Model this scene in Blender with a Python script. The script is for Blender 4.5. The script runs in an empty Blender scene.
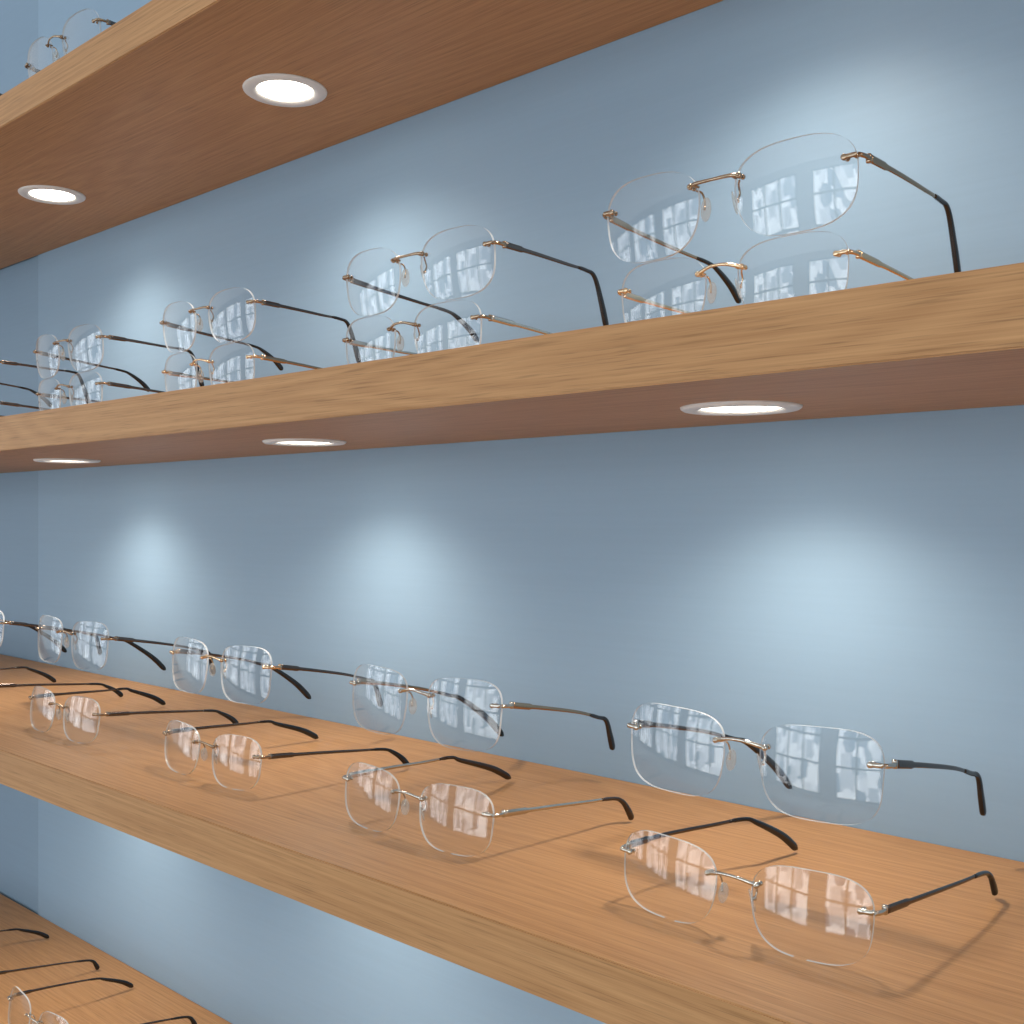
import bpy, bmesh, math, random
from mathutils import Vector, Matrix
random.seed(4)
S = 0.70            # camera-to-wall distance in metres
EYE = 1.45          # eye height
scene = bpy.context.scene
COL = scene.collection
scene.view_settings.view_transform = 'Standard'

# ---------------------------------------------------------------- materials
def new_mat(name):
    m = bpy.data.materials.new(name); m.use_nodes = True
    nt = m.node_tree; nt.nodes.clear()
    out = nt.nodes.new('ShaderNodeOutputMaterial')
    return m, nt, out
def principled(name, col, rough=0.5, metal=0.0, emit=None, es=0.0, coat=0.0, noise=0.0, nscale=60):
    m, nt, out = new_mat(name)
    p = nt.nodes.new('ShaderNodeBsdfPrincipled')
    p.inputs['Base Color'].default_value = (*col, 1)
    p.inputs['Roughness'].default_value = rough
    p.inputs['Metallic'].default_value = metal
    p.inputs['Coat Weight'].default_value = coat
    if emit:
        p.inputs['Emission Color'].default_value = (*emit, 1)
        p.inputs['Emission Strength'].default_value = es
    if noise:
        tc = nt.nodes.new('ShaderNodeTexCoord')
        n = nt.nodes.new('ShaderNodeTexNoise'); n.inputs['Scale'].default_value = nscale
        nt.links.new(tc.outputs['Object'], n.inputs['Vector'])
        mr = nt.nodes.new('ShaderNodeMapRange')
        mr.inputs['To Min'].default_value = max(0.02, rough-noise); mr.inputs['To Max'].default_value = rough+noise
        nt.links.new(n.outputs['Fac'], mr.inputs['Value'])
        nt.links.new(mr.outputs['Result'], p.inputs['Roughness'])
    nt.links.new(p.outputs[0], out.inputs[0])
    return m

def mat_wood():
    m, nt, out = new_mat('oak_wood')
    N, L = nt.nodes, nt.links
    p = N.new('ShaderNodeBsdfPrincipled')
    tc = N.new('ShaderNodeTexCoord')
    oi = N.new('ShaderNodeObjectInfo')
    off = N.new('ShaderNodeVectorMath'); off.operation = 'SCALE'
    comb = N.new('ShaderNodeCombineXYZ')
    L.new(oi.outputs['Random'], comb.inputs[0]); L.new(oi.outputs['Random'], comb.inputs[1]); L.new(oi.outputs['Random'], comb.inputs[2])
    L.new(comb.outputs[0], off.inputs[0]); off.inputs['Scale'].default_value = 7.0
    add = N.new('ShaderNodeVectorMath'); add.operation = 'ADD'
    L.new(tc.outputs['Object'], add.inputs[0]); L.new(off.outputs[0], add.inputs[1])
    # broad cathedral figure
    mp = N.new('ShaderNodeMapping'); mp.inputs['Scale'].default_value = (0.8, 10.0, 10.0)
    L.new(add.outputs[0], mp.inputs['Vector'])
    n1 = N.new('ShaderNodeTexNoise'); n1.inputs['Scale'].default_value = 1.2; n1.inputs['Detail'].default_value = 1.0
    L.new(mp.outputs[0], n1.inputs['Vector'])
    mul = N.new('ShaderNodeMath'); mul.operation = 'MULTIPLY'; mul.inputs[1].default_value = 190.0
    L.new(n1.outputs['Fac'], mul.inputs[0])
    sn = N.new('ShaderNodeMath'); sn.operation = 'SINE'; L.new(mul.outputs[0], sn.inputs[0])
    fig = N.new('ShaderNodeMapRange'); fig.inputs['From Min'].default_value = -1; fig.inputs['From Max'].default_value = 1
    L.new(sn.outputs[0], fig.inputs['Value'])
    # fine fibre streaks
    mp2 = N.new('ShaderNodeMapping'); mp2.inputs['Scale'].default_value = (5.0, 620.0, 620.0)
    L.new(add.outputs[0], mp2.inputs['Vector'])
    n2 = N.new('ShaderNodeTexNoise'); n2.inputs['Scale'].default_value = 1.0; n2.inputs['Detail'].default_value = 4; n2.inputs['Roughness'].default_value = 0.65
    L.new(mp2.outputs[0], n2.inputs['Vector'])
    mp3 = N.new('ShaderNodeMapping'); mp3.inputs['Scale'].default_value = (26.0, 1100.0, 1100.0)
    L.new(add.outputs[0], mp3.inputs['Vector'])
    n3 = N.new('ShaderNodeTexNoise'); n3.inputs['Scale'].default_value = 1.0; n3.inputs['Detail'].default_value = 2
    L.new(mp3.outputs[0], n3.inputs['Vector'])
    cr = N.new('ShaderNodeValToRGB')
    cr.color_ramp.elements[0].position = 0.2; cr.color_ramp.elements[0].color = (0.385, 0.186, 0.070, 1)
    cr.color_ramp.elements[1].position = 0.8; cr.color_ramp.elements[1].color = (0.60, 0.330, 0.145, 1)
    mixv = N.new('ShaderNodeMix'); mixv.data_type = 'FLOAT'; mixv.inputs['Factor'].default_value = 0.13
    L.new(n2.outputs['Fac'], mixv.inputs['A']); L.new(fig.outputs['Result'], mixv.inputs['B'])
    L.new(mixv.outputs['Result'], cr.inputs['Fac'])
    pr = N.new('ShaderNodeMapRange'); pr.inputs['From Min'].default_value = 0.28; pr.inputs['From Max'].default_value = 0.45
    pr.inputs['To Min'].default_value = 0.6; pr.inputs['To Max'].default_value = 1.0
    L.new(n3.outputs['Fac'], pr.inputs['Value'])
    mc = N.new('ShaderNodeMix'); mc.data_type = 'RGBA'; mc.blend_type = 'MULTIPLY'; mc.inputs['Factor'].default_value = 0.7
    L.new(cr.outputs['Color'], mc.inputs['A']); L.new(pr.outputs['Result'], mc.inputs['B'])
    L.new(mc.outputs['Result'], p.inputs['Base Color'])
    p.inputs['Roughness'].default_value = 0.45
    p.inputs['Specular IOR Level'].default_value = 0.25
    bp = N.new('ShaderNodeBump'); bp.inputs['Strength'].default_value = 0.15; bp.inputs['Distance'].default_value = 0.0006
    L.new(n2.outputs['Fac'], bp.inputs['Height']); L.new(bp.outputs[0], p.inputs['Normal'])
    L.new(p.outputs[0], out.inputs[0])
    return m

def mat_paint(name, col):
    m, nt, out = new_mat(name)
    N, L = nt.nodes, nt.links
    p = N.new('ShaderNodeBsdfPrincipled')
    tc = N.new('ShaderNodeTexCoord')
    mp = N.new('ShaderNodeMapping'); mp.inputs['Scale'].default_value = (8, 8, 260)
    L.new(tc.outputs['Object'], mp.inputs['Vector'])
    n = N.new('ShaderNodeTexNoise'); n.inputs['Scale'].default_value = 1.0; n.inputs['Detail'].default_value = 4
    L.new(mp.outputs[0], n.inputs['Vector'])
    cr = N.new('ShaderNodeValToRGB')
    cr.color_ramp.elements[0].position = 0.3; cr.color_ramp.elements[0].color = (*[c*0.985 for c in col], 1)
    cr.color_ramp.elements[1].position = 0.7; cr.color_ramp.elements[1].color = (*[c*1.012 for c in col], 1)
    L.new(n.outputs['Fac'], cr.inputs['Fac']); L.new(cr.outputs['Color'], p.inputs['Base Color'])
    p.inputs['Roughness'].default_value = 0.5
    p.inputs['Specular IOR Level'].default_value = 0.3
    L.new(p.outputs[0], out.inputs[0])
    return m

def mat_lens():
    m, nt, out = new_mat('clear_lens')
    N, L = nt.nodes, nt.links
    tr = N.new('ShaderNodeBsdfTransparent'); tr.inputs['Color'].default_value = (0.98, 0.985, 0.99, 1)
    gl = N.new('ShaderNodeBsdfGlossy'); gl.inputs['Roughness'].default_value = 0.012
    lw = N.new('ShaderNodeLayerWeight')
    pw = N.new('ShaderNodeMath'); pw.operation = 'POWER'; pw.inputs[1].default_value = 4.0
    L.new(lw.outputs['Facing'], pw.inputs[0])
    ma = N.new('ShaderNodeMath'); ma.operation = 'MULTIPLY_ADD'; ma.inputs[1].default_value = 0.7; ma.inputs[2].default_value = 0.052
    L.new(pw.outputs[0], ma.inputs[0])
    mx = N.new('ShaderNodeMixShader')
    L.new(ma.outputs[0], mx.inputs[0]); L.new(tr.outputs[0], mx.inputs[1]); L.new(gl.outputs[0], mx.inputs[2])
    L.new(mx.outputs[0], out.inputs[0])
    return m
def mat_mix(name, tcol, col, rough, fac):
    m, nt, out = new_mat(name)
    N, L = nt.nodes, nt.links
    tr = N.new('ShaderNodeBsdfTransparent'); tr.inputs['Color'].default_value = (*tcol, 1)
    p = N.new('ShaderNodeBsdfPrincipled'); p.inputs['Base Color'].default_value = (*col, 1); p.inputs['Roughness'].default_value = rough
    mx = N.new('ShaderNodeMixShader'); mx.inputs[0].default_value = fac
    L.new(tr.outputs[0], mx.inputs[1]); L.new(p.outputs[0], mx.inputs[2]); L.new(mx.outputs[0], out.inputs[0])
    return m
def mat_pane():
    m, nt, out = new_mat('daylight_window_glass')
    N, L = nt.nodes, nt.links
    tc = N.new('ShaderNodeTexCoord')
    mp = N.new('ShaderNodeMapping'); mp.inputs['Scale'].default_value = (2.2, 1, 1.1)
    L.new(tc.outputs['Object'], mp.inputs['Vector'])
    v = N.new('ShaderNodeTexVoronoi'); v.distance = 'CHEBYCHEV'; v.inputs['Scale'].default_value = 1.9
    L.new(mp.outputs[0], v.inputs['Vector'])
    cr = N.new('ShaderNodeValToRGB')
    cr.color_ramp.elements[0].color = (0.12, 0.17, 0.24, 1); cr.color_ramp.elements[1].color = (0.92, 0.97, 1.0, 1)
    cr.color_ramp.elements[0].position = 0.15; cr.color_ramp.elements[1].position = 0.7
    L.new(v.outputs['Color'], cr.inputs['Fac'])
    e = N.new('ShaderNodeEmission'); e.inputs['Strength'].default_value = 4.6
    L.new(cr.outputs['Color'], e.inputs['Color']); L.new(e.outputs[0], out.inputs[0])
    return m

WOOD = mat_wood()
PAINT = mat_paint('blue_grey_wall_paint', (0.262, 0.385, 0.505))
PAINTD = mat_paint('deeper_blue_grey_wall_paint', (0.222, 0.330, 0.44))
PAINT2 = mat_paint('pale_wall_paint', (0.45, 0.47, 0.5))
FLOORM = principled('floor_stone', (0.35, 0.33, 0.31), 0.5, noise=0.1)
LENS, PANE = mat_lens(), mat_pane()
EDGE = mat_mix('lens_polished_edge', (0.68, 0.74, 0.77), (0.86, 0.90, 0.92), 0.10, 0.62)
PAD = mat_mix('clear_silicone', (0.90, 0.90, 0.88), (0.8, 0.8, 0.78), 0.05, 0.26)
GOLD = principled('gold_metal', (0.76, 0.57, 0.37), 0.15, 1.0, noise=0.05, nscale=300)
BRONZE = principled('bronze_metal', (0.40, 0.30, 0.21), 0.17, 1.0, noise=0.05, nscale=300)
SILVER = principled('silver_metal', (0.60, 0.56, 0.49), 0.15, 1.0, noise=0.05, nscale=300)
GUN = principled('gunmetal', (0.15, 0.13, 0.12), 0.22, 1.0, noise=0.05, nscale=300)
BLACK = principled('black_acetate', (0.006, 0.006, 0.007), 0.2, coat=0.3, noise=0.05)
TORT = principled('brown_acetate', (0.03, 0.014, 0.006), 0.2, coat=0.3, noise=0.05)
WHITE = principled('white_metal_trim', (0.82, 0.82, 0.81), 0.3, noise=0.05)
FRAME = principled('dark_window_frame', (0.08, 0.08, 0.09), 0.4, noise=0.05)
GLOW = principled('lit_diffuser', (1, 1, 1), 0.4, emit=(1.0, 0.90, 0.76), es=9.0, noise=0.02)

# ---------------------------------------------------------------- helpers
def link(o): COL.objects.link(o); return o
def obj_from_bm(name, bm, mats, smooth=True):
    bmesh.ops.recalc_face_normals(bm, faces=bm.faces[:])
    me = bpy.data.meshes.new(name); bm.to_mesh(me); bm.free()
    for m in mats: me.materials.append(m)
    if smooth:
        for p in me.polygons: p.use_smooth = True
    return link(bpy.data.objects.new(name, me))
def bm_box(bm, x0, x1, y0, y1, z0, z1, mi=0):
    vs = [bm.verts.new((x, y, z)) for x in (x0, x1) for y in (y0, y1) for z in (z0, z1)]
    for f in ((0,1,3,2),(4,6,7,5),(0,4,5,1),(2,3,7,6),(0,2,6,4),(1,5,7,3)):
        fc = bm.faces.new([vs[i] for i in f]); fc.material_index = mi
def catmull(pts, n):
    P = [Vector(p) for p in pts]
    P = [P[0]*2-P[1]] + P + [P[-1]*2-P[-2]]
    out = []
    segs = len(P)-3
    for s in range(segs):
        p0, p1, p2, p3 = P[s:s+4]
        for k in range(n):
            t = k/n
            out.append(0.5*((2*p1)+(p2-p0)*t+(2*p0-5*p1+4*p2-p3)*t*t+(3*p1-p0-3*p2+p3)*t**3))
    out.append(P[-2].copy())
    return out
def sweep(bm, pts, rad, seg=10, side=Vector((1, 0, 0)), mi=0):
    rings = []
    n = len(pts)
    for i, p in enumerate(pts):
        t = (pts[min(i+1, n-1)]-pts[max(i-1, 0)]).normalized()
        a = side - t*side.dot(t)
        if a.length < 1e-4: a = Vector((0, 0, 1)) - t*t.z
        a.normalize(); b = t.cross(a).normalized()
        w, h = rad(i/(n-1))
        rings.append([bm.verts.new(p + a*w*math.cos(2*math.pi*k/seg) + b*h*math.sin(2*math.pi*k/seg)) for k in range(seg)])
    for i in range(n-1):
        for k in range(seg):
            f = bm.faces.new((rings[i][k], rings[i][(k+1) % seg], rings[i+1][(k+1) % seg], rings[i+1][k])); f.material_index = mi
    for r, rev in ((rings[0], True), (rings[-1], False)):
        f = bm.faces.new(list(reversed(r)) if rev else r); f.material_index = mi
def cyl(bm, c, axis, r, l, seg=12):
    c = Vector(c); ax = Vector(axis).normalized()
    side = Vector((0, 0, 1)) if abs(ax.z) < 0.9 else Vector((1, 0, 0))
    sweep(bm, [c-ax*l/2, c-ax*l*0.35, c+ax*l*0.35, c+ax*l/2], lambda t: (r*(0.8 if t in (0, 1) else 1),)*2, seg, side)

# ---------------------------------------------------------------- glasses
LEAN = [0.09]
def bend(x, z, xc, zc):
    # gentle face wrap + convex base curve of each lens + slight lean
    return 0.9*x*x + 2.3*((x-xc)**2) + 2.9*((z-zc)**2) + LEAN[0]*(z-0.02)
def lens_bm(sgn, s, w, h, npow, gap):
    bm = bmesh.new()
    xc = sgn*(gap/2+w/2); zc = h/2
    th = 0.0016
    NN, K = 80, 8
    def pt(r, a):
        ca, sa = math.cos(a), math.sin(a)
        ux = math.copysign(abs(ca)**(2/npow), ca); uz = math.copysign(abs(sa)**(2/npow), sa)
        k = 1+0.045*uz                                  # wider at the top
        x = ux*w/2*k
        if ux*sgn < 0: x *= 1-0.07*max(0, -uz)          # nasal lower corner cut away
        z = uz*h/2*(1 + 0.04*ux*sgn*(1 if uz > 0 else -0.5))
        return xc+x*r, zc+z*r
    layers = []
    for side in (0, 1):
        c = bm.verts.new((xc*s, (bend(xc, zc, xc, zc)+side*th)*s, zc*s))
        rings = []
        for k in range(1, K+1):
            r = (k/K)**0.8
            ring = []
            for i in range(NN):
                x, z = pt(r, 2*math.pi*i/NN)
                ring.append(bm.verts.new((x*s, (bend(x, z, xc, zc)+side*th)*s, z*s)))
            rings.append(ring)
        for i in range(NN): bm.faces.new((c, rings[0][i], rings[0][(i+1) % NN]))
        for k in range(K-1):
            for i in range(NN):
                bm.faces.new((rings[k][i], rings[k+1][i], rings[k+1][(i+1) % NN], rings[k][(i+1) % NN]))
        layers.append(rings[-1])
    for i in range(NN):
        f = bm.faces.new((layers[0][i], layers[1][i], layers[1][(i+1) % NN], layers[0][(i+1) % NN]))
        f.material_index = 1
    return bm

def glasses(xc, yf, zb, s, R, L, metal, tipm, group, label, npow=3.0, h=0.042, w=0.0610, gap=0.0210, arm=None, style=0, lean=0.09):
    """xc, yf, zb in metres; R/L temple = (outward, elbow y, elbow z, tip y, tip z) in local metres"""
    arm = arm or metal
    LEAN[0] = lean
    root = link(bpy.data.objects.new('eyeglasses', None)); root.empty_display_size = 0.02
    root.location = (xc, yf, zb)
    root['label'] = label; root['category'] = 'eyeglasses'; root['group'] = group
    def part(name, bm, mats, parent=root, label=None, smooth=True):
        o = obj_from_bm(name, bm, mats, smooth); o.parent = parent
        if name == 'lens':                       # keep the polished edge crisp
            o.data.set_sharp_from_angle(angle=math.radians(50))
        if label: o['label'] = label
        return o
    xo = gap/2+w            # outer lens edge
    hz = h*0.68
    for sg in (-1, 1):
        part('lens', lens_bm(sg, s, w, h, npow, gap), [LENS, EDGE], label='clear rimless lens')
    def yb(x, z, sg): return bend(x, z, sg*(gap/2+w/2), h/2)
    V = lambda x, y, z: Vector((x*s, y*s, z*s))
    # bridge
    bm = bmesh.new()
    xi = gap/2+0.0035
    yi = yb(xi, hz, 1)-0.0012
    zb_ = hz+0.001
    if style == 0:
        pts = [(-xi, yi, zb_), (-xi+0.004, yi-0.0015, zb_+0.0010), (-0.005, yi-0.0028, zb_+0.0022), (0, yi-0.003, zb_+0.0025),
               (0.005, yi-0.0028, zb_+0.0022), (xi-0.004, yi-0.0015, zb_+0.0010), (xi, yi, zb_)]
    else:
        pts = [(-xi, yi, zb_+0.001), (-xi+0.004, yi-0.002, zb_+0.0014), (0, yi-0.003, zb_+0.0012), (xi-0.004, yi-0.002, zb_+0.0014), (xi, yi, zb_+0.001)]
    sweep(bm, catmull([V(*p) for p in pts], 6), lambda t: (0.0007*s, (0.0008+0.0004*abs(2*t-1))*s), 10, Vector((0, 1, 0)))
    for sg in (-1, 1):
        cyl(bm, V(sg*xi, yi-0.0002, pts[0][2]), (0, 1, 0), 0.0015*s, 0.0020*s)
        cyl(bm, V(sg*xi, yi-0.0015, pts[0][2]), (0, 1, 0), 0.0008*s, 0.0014*s)
        cyl(bm, V(sg*xi, yi+0.0033, pts[0][2]), (0, 1, 0), 0.0013*s, 0.0016*s)
        cyl(bm, V(sg*(gap/2+0.0003), yi+0.0012, pts[0][2]), (0, 1, 0), 0.0007*s, 0.0036*s)
        xa = gap/2+0.0010
        w_ = catmull([V(sg*(xa+0.001), yi+0.0028, zb_-0.0005), V(sg*(xa-0.0010), yi+0.0054, zb_-0.0016), V(sg*(xa-0.0014), yi+0.0072, zb_-0.0056), V(sg*(xa-0.0020), yi+0.0060, zb_-0.0092)], 5)
        sweep(bm, w_, lambda t: (0.00055*s, 0.00055*s), 8, Vector((0, 1, 0)))
        cyl(bm, w_[-1], (sg, -0.6, 0), 0.0011*s, 0.0012*s)
    part('bridge', bm, [metal], label='thin metal bridge with nose pad wires')
    for sg in (-1, 1):
        bm = bmesh.new()
        bmesh.ops.create_uvsphere(bm, u_segments=18, v_segments=12, radius=1.0)
        M = Matrix.Translation(V(sg*(gap/2-0.0022), yi+0.0054, zb_-0.0102)) @ Matrix.Rotation(sg*math.radians(38), 4, 'Z') @ Matrix.Rotation(sg*math.radians(-14), 4, 'Y') @ Matrix.Diagonal((0.0009*s, 0.0028*s, 0.0060*s, 1))
        bmesh.ops.transform(bm, matrix=M, verts=bm.verts)
        part('nose_pad', bm, [PAD], label='clear silicone nose pad')
    # end pieces + temples
    for sg, T in ((-1, L), (1, R)):
        out_, ye, ze, yt, zt = T
        y0 = yb(xo, hz, 1)
        bm = bmesh.new()
        pts = [V(sg*(xo-0.0055), yb(xo-0.0055, hz, 1)-0.0012, hz), V(sg*(xo-0.002), y0-0.0022, hz+0.0002), V(sg*(xo+0.0012), y0-0.0014, hz+0.0002), V(sg*(xo+0.0028), y0+0.0020, hz), V(sg*(xo+0.0030), y0+0.0065, hz)]
        sweep(bm, catmull(pts, 5), lambda t: (0.0008*s, 0.0012*s), 10, Vector((sg, 0.6, 0)).normalized())
        cyl(bm, V(sg*(xo-0.0050), yb(xo-0.0050, hz, 1)-0.0012, hz), (0, 1, 0), 0.0015*s, 0.0020*s)
        cyl(bm, V(sg*(xo-0.0050), yb(xo-0.0050, hz, 1)+0.0023, hz), (0, 1, 0), 0.0012*s, 0.0014*s)
        cyl(bm, V(sg*(xo-0.0008), y0+0.0004, hz), (0, 1, 0), 0.0007*s, 0.0045*s)
        cyl(bm, V(sg*(xo+0.0024), y0+0.0070, hz), (0, 0, 1), 0.0014*s, 0.0042*s)
        part('hinge', bm, [metal], label='small metal end piece with hinge screw')
        x0 = xo+0.0030
        ys = y0+0.0072
        P = [V(sg*x0, ys, hz),
             V(sg*(x0+out_*0.12+0.0012), ys+(ye-ys)*0.33, hz+(ze-hz)*0.28),
             V(sg*(x0+out_*0.38+0.0012), ys+(ye-ys)*0.68, hz+(ze-hz)*0.62),
             V(sg*(x0+out_*0.62), ye-0.008, ze+0.0012),
             V(sg*(x0+out_*0.76), ye+0.001, ze-0.0022),
             V(sg*(x0+out_*0.90), ye+(yt-ye)*0.62, ze+(zt-ze)*0.55),
             V(sg*(x0+out_), yt, zt)]
        C = catmull(P, 12)
        k = 12*2+6                      # sleeve begins here
        bm = bmesh.new()
        sweep(bm, C[:k+2], lambda t: (0.00075*s, (0.00155-0.0005*t + (0.0006 if t < 0.22 else 0))*s), 10)
        tm = part('temple', bm, [arm], label='slim metal temple arm')
        bm = bmesh.new()
        Cs = C[k:]
        def rt(t):
            g = 0.00135+0.0014*min(1, max(0, (t-0.25)/0.55))
            if t < 0.04: g *= 0.8
            if t > 0.93: g *= max(0.25, math.sqrt(max(0, 1-((t-0.93)/0.075)**2)))
            return (0.0012*s*(g/0.0013)**0.4, g*s)
        sweep(bm, Cs, rt, 12)
        part('temple_tip', bm, [tipm], parent=tm, label='glossy black temple tip' if tipm is BLACK else 'glossy dark brown temple tip')
    return root

def G(xd, yd, zd, wd, **k):
    return glasses(xd*S, yd*S-0.003, EYE+zd*S, wd/0.202*0.99, **k)

# ---------------------------------------------------------------- setting
def structure(name, bm, mats):
    o = obj_from_bm(name, bm, mats, False); o['kind'] = 'structure'; return o
XC, XL, XR = -2.272*S, -2.9, 1.6
ZC = 2.75
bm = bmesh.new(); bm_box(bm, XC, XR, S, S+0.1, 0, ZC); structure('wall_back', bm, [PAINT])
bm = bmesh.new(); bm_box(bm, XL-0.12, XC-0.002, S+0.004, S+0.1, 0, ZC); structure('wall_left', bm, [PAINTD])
bm = bmesh.new(); bm_box(bm, -12, 4, -4.3, S+0.1, -0.05, 0); structure('floor', bm, [FLOORM])
# street-side wall with tall windows (seen only as reflections)
WY = -4.0
bm = bmesh.new()
wins = [(-11.2, -9.2), (-8.7, -6.7), (-6.2, -4.2), (-3.7, -1.7), (-1.2, 0.8), (1.3, 3.3)]
zs0, zs1 = 0.1, 2.5
bm_box(bm, -12, 4, WY-0.1, WY, 0, zs0); bm_box(bm, -12, 4, WY-0.1, WY, zs1, ZC)
edges = [-12]+[v for w_ in wins for v in w_]+[4]
for a, b in zip(edges[::2], edges[1::2]): bm_box(bm, a, b, WY-0.1, WY, zs0, zs1)
structure('wall_front', bm, [PAINT2])
for i, (a, b) in enumerate(wins):
    bm = bmesh.new(); t = 0.05
    bm_box(bm, a, a+t, WY-0.06, WY, zs0, zs1); bm_box(bm, b-t, b, WY-0.06, WY, zs0, zs1)
    bm_box(bm, a+t, b-t, WY-0.06, WY, zs0, zs0+t); bm_box(bm, a+t, b-t, WY-0.06, WY, zs1-t, zs1)
    for f in (1/3, 2/3):
        xm = a+(b-a)*f; bm_box(bm, xm-0.03, xm+0.03, WY-0.05, WY-0.01, zs0+t, zs1-t)
    for f in (0.38, 0.72):
        zm = zs0+(zs1-zs0)*f; bm_box(bm, a+t, b-t, WY-0.048, WY-0.012, zm-0.03, zm+0.03)
    bm_box(bm, a+t, b-t, WY-0.045, WY-0.035, zs0+t, zs1-t, 1)
    structure('window_%d' % (i+1), bm, [FRAME, PANE])

# ---------------------------------------------------------------- shelves
def shelf(yf, z0, z1, label):
    cx = (XL+XR)/2
    bm = bmesh.new()
    bm_box(bm, XL-cx, XR-cx, yf*S, S, EYE+z0*S, EYE+z1*S)
    bmesh.ops.bevel(bm, geom=bm.edges[:], offset=0.0008, segments=2, affect='EDGES')
    bmesh.ops.translate(bm, vec=(0, -S, -(EYE+z1*S)), verts=bm.verts)
    o = obj_from_bm('wall_shelf', bm, [WOOD], False)
    o.location = (cx, S, EYE+z1*S)
    o['label'] = label; o['category'] = 'shelf'; o['group'] = 'oak display shelves'
    return o
TOP = (0.5446, 0.590); MID = (0.0979, 0.1474); LOW = (-0.342, -0.298); BOT = (-0.866, -0.822)
shelf(0.637, *TOP, 'oak wall shelf with recessed downlights, above the other shelves')
shelf(0.664, *MID, 'oak wall shelf with two tiers of rimless eyeglasses and downlights beneath')
shelf(0.587, *LOW, 'deep oak wall shelf carrying two rows of rimless eyeglasses')
shelf(0.587, *BOT, 'oak wall shelf near the floor with rimless eyeglasses')

# ---------------------------------------------------------------- downlights
def lathe(bm, prof, seg=48, mi=0, close=True):
    rings = [[bm.verts.new((r*math.cos(2*math.pi*k/seg), r*math.sin(2*math.pi*k/seg), z)) for k in range(seg)] for r, z in prof]
    n = len(prof)
    for i in range(n if close else n-1):
        a, b = rings[i], rings[(i+1) % n]
        for k in range(seg): bm.faces.new((a[k], a[(k+1) % seg], b[(k+1) % seg], b[k])).material_index = mi
def downlight(x, y, z, power, label):
    root = link(bpy.data.objects.new('downlight', None)); root.location = (x*S, y*S, EYE+z*S); root.empty_display_size = 0.02
    root['label'] = label; root['category'] = 'ceiling light'; root['group'] = 'round recessed shelf downlights'
    R = 0.053*S
    bm = bmesh.new()
    lathe(bm, [(R, 0.0), (R*0.99, -0.0012), (R*0.95, -0.0022), (R*0.80, -0.0026), (R*0.72, -0.0020), (R*0.66, -0.0008), (R*0.66, 0.0)])
    o = obj_from_bm('trim_ring', bm, [WHITE]); o.parent = root; o['label'] = 'white round metal trim ring'
    bm = bmesh.new()
    lathe(bm, [(R*0.66, 0.0), (R*0.66, -0.0007), (R*0.5, -0.0010), (0.0005, -0.0011), (0.0005, 0.0)])
    o = obj_from_bm('diffuser', bm, [GLOW]); o.parent = root; o['label'] = 'glowing warm white diffuser disc'
    ld = bpy.data.lights.new('downlight_lamp', 'SPOT'); ld.energy = power; ld.color = (1.0, 0.89, 0.76)
    ld.spot_size = math.radians(144); ld.spot_blend = 1.0; ld.shadow_soft_size = 0.018
    lo = link(bpy.data.objects.new('lamp', ld)); lo.parent = root; lo.location = (0, 0, -0.021)
LX = [-1.813, -1.15, -0.513, 0.15, 0.81]
for x in LX:
    downlight(x, 0.847, MID[0], 2.25, 'round lit downlight set in underside of oak shelf')
for x in LX:
    downlight(x-0.015 if x < -1 else x, 0.828, TOP[0], 2.6, 'round lit downlight set in underside of upper oak shelf')
for x in LX:
    downlight(x, 0.80, LOW[0], 2.5, 'round lit downlight set in underside of deep oak shelf')

# ---------------------------------------------------------------- eyeglasses
g = 'rimless eyeglasses standing on the deep shelf'
std = dict(group=g)
Rr, Ll = (0.002, 0.142, 0.0165, 0.150, 0.0026), (-0.030, 0.114, 0.027, 0.150, 0.0028)
lb = 'rimless eyeglasses with %s fittings standing on oak shelf'
G(-0.4178, 0.680, LOW[1], 0.202, R=Rr, L=Ll, metal=SILVER, arm=GUN, tipm=BLACK, label=lb % 'silver and gunmetal', npow=3.1, **std)
G(-0.763, 0.680, LOW[1], 0.202, R=(0.008, 0.125, 0.0185, 0.135, 0.0026), L=(-0.014, 0.112, 0.027, 0.165, 0.0028), metal=SILVER, arm=SILVER, tipm=TORT, label=lb % 'silver', npow=3.1, **std)
G(-1.107, 0.678, LOW[1], 0.198, R=(0.016, 0.129, 0.018, 0.144, 0.0026), L=(-0.012, 0.118, 0.024, 0.164, 0.0026), metal=BRONZE, arm=GUN, tipm=BLACK, label=lb % 'dark bronze', npow=3.1, **std)
G(-1.477, 0.678, LOW[1], 0.204, R=(0.012, 0.127, 0.018, 0.145, 0.0026), L=(0.002, 0.118, 0.024, 0.158, 0.0026), metal=BRONZE, arm=GUN, tipm=BLACK, label=lb % 'dark bronze', npow=3.1, **std)
G(-1.835, 0.678, LOW[1], 0.202, R=(0.015, 0.135, 0.018, 0.154, 0.0026), L=(0.005, 0.118, 0.024, 0.152, 0.0026), metal=BRONZE, arm=GUN, tipm=BLACK, label=lb % 'dark bronze', npow=3.1, **std)

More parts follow.
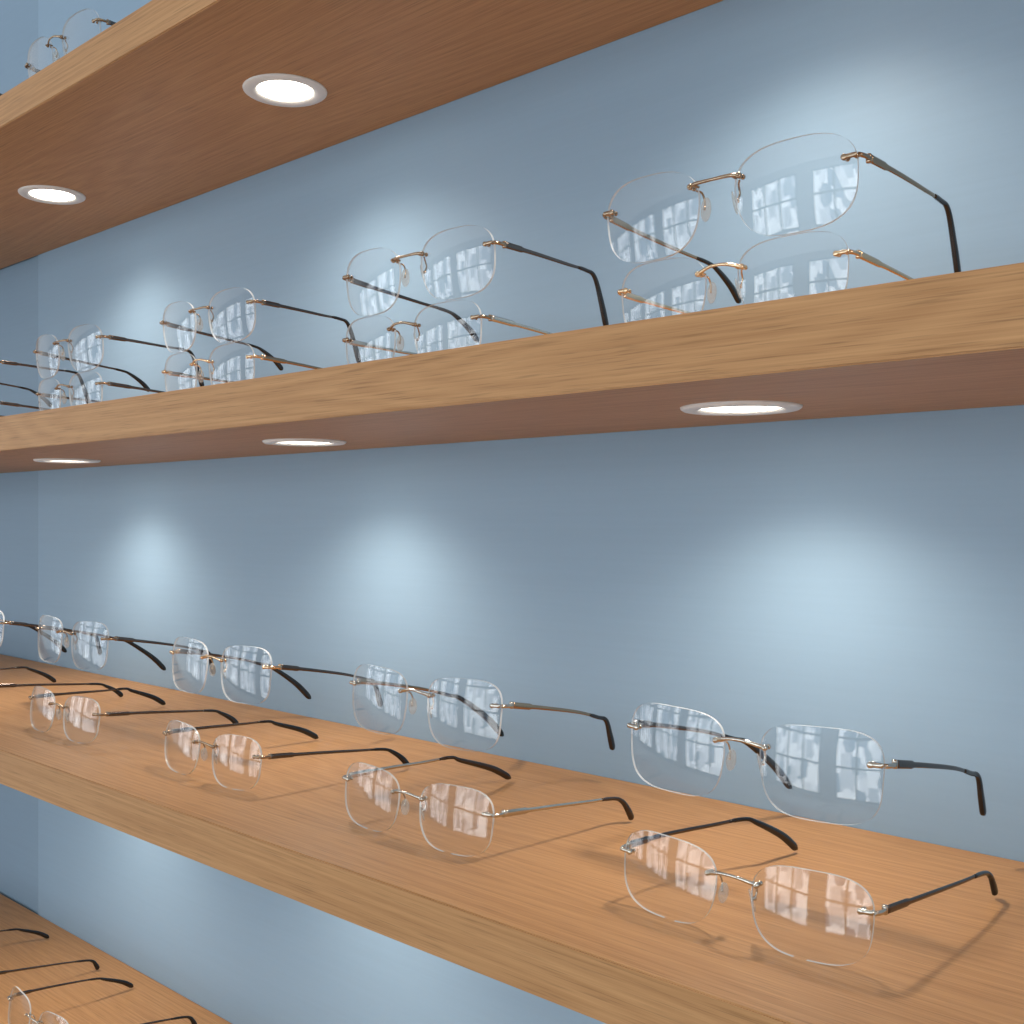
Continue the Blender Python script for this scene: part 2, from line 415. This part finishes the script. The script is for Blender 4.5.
g = 'raised row of rimless eyeglasses over the deep shelf'
Y = 0.78; zb = -0.2336
ls = 'large-lens rimless eyeglasses with %s fittings raised near the wall'
R2, L2 = (0.004, 0.107, 0.011, 0.113, -0.012), (-0.032, 0.092, 0.013, 0.130, -0.021)
for cx, wd, mt, am, r, dz in ((-0.605, .232, SILVER, GUN, 0, 0), (-1.107, .230, SILVER, BRONZE, -0.002, -.001), (-1.608, .230, GOLD, GUN, -0.002, 0.001), (-2.145, .234, BRONZE, GUN, 0, 0.004), (-2.62, .23, BRONZE, GUN, 0, .004)):
    G(cx*Y, Y, zb+dz, wd, R=(R2[0]+r, R2[1]+r, *R2[2:]), L=L2, metal=mt, arm=am, tipm=BLACK, group=g,
      label=ls % {SILVER: 'silver', GOLD: 'gold', BRONZE: 'bronze'}[mt], npow=3.5, h=0.0445, lean=0.05)

g = 'rimless eyeglasses standing on the middle shelf'
Y = 0.725
for cx, mt, am in ((-0.628, GOLD, GOLD), (-1.130, BRONZE, SILVER), (-1.640, GOLD, BRONZE), (-2.15, BRONZE, GUN), (-2.66, BRONZE, GUN)):
    G(cx*Y, Y, MID[1], 0.199, R=(0.006, 0.138, 0.018, 0.150, 0.0026), L=(-0.010, 0.115, 0.024, 0.150, 0.0026), metal=mt, arm=am, tipm=BLACK, group=g,
      label='rimless eyeglasses with %s fittings on oak shelf, below a raised pair' % {GOLD: 'gold', BRONZE: 'bronze'}[mt], npow=3.2, lean=-0.05)
g = 'raised row of rimless eyeglasses over the middle shelf'
Y = 0.75
for cx, wd, mt, am in ((-0.634, .229, BRONZE, BRONZE), (-1.118, .223, BRONZE, GUN), (-1.642, .212, BRONZE, GUN), (-2.155, .217, BRONZE, GUN), (-2.65, .217, BRONZE, GUN)):
    G(cx*Y, Y, 0.2155, wd, R=(0.003, 0.097, 0.025, 0.110, -0.010), L=(-0.010, 0.108, 0.018, 0.130, -0.001), metal=mt, arm=am, tipm=BLACK, group=g,
      label='soft-cornered rimless eyeglasses with dark bronze fittings raised above another pair', npow=2.8, h=0.0435, style=1, lean=-0.09)

g = 'raised row of rimless eyeglasses over the uppermost shelf'
for cx in (-1.57, -1.95):
    G(cx, 0.72, 0.641, 0.228, R=(0.0, 0.094, 0.025, 0.106, -0.010), L=(-0.010, 0.108, 0.018, 0.130, -0.001), metal=BRONZE, arm=GUN, tipm=BLACK, group=g,
      label='rimless eyeglasses with bronze fittings above the highest oak shelf', npow=2.9, h=0.044, lean=-0.13)
g = 'rimless eyeglasses on the lowest shelf'
for cx in (-1.69, -2.02, -1.36):
    G(cx, 0.735, BOT[1], 0.208, R=Rr, L=(-0.004, 0.118, 0.024, 0.154, 0.0026), metal=SILVER, arm=GUN, tipm=BLACK, group=g,
      label='rimless eyeglasses with dark arms standing on the lowest oak shelf', npow=3.1, h=0.052, lean=0.12)

# ---------------------------------------------------------------- world + daylight
w = bpy.data.worlds.new('daylight'); scene.world = w; w.use_nodes = True
bg = w.node_tree.nodes['Background']; bg.inputs['Color'].default_value = (0.92, 0.96, 1.0, 1); bg.inputs['Strength'].default_value = 0.67

# ---------------------------------------------------------------- camera
cam = bpy.data.cameras.new('camera'); co = link(bpy.data.objects.new('camera', cam))
cam.sensor_width = 36; cam.lens = 1100*36/1024; cam.shift_y = 6/1024; cam.clip_start = 0.01
co.location = (0, 0, EYE); co.rotation_euler = (math.pi/2, 0, math.asin(0.6813))
scene.camera = co
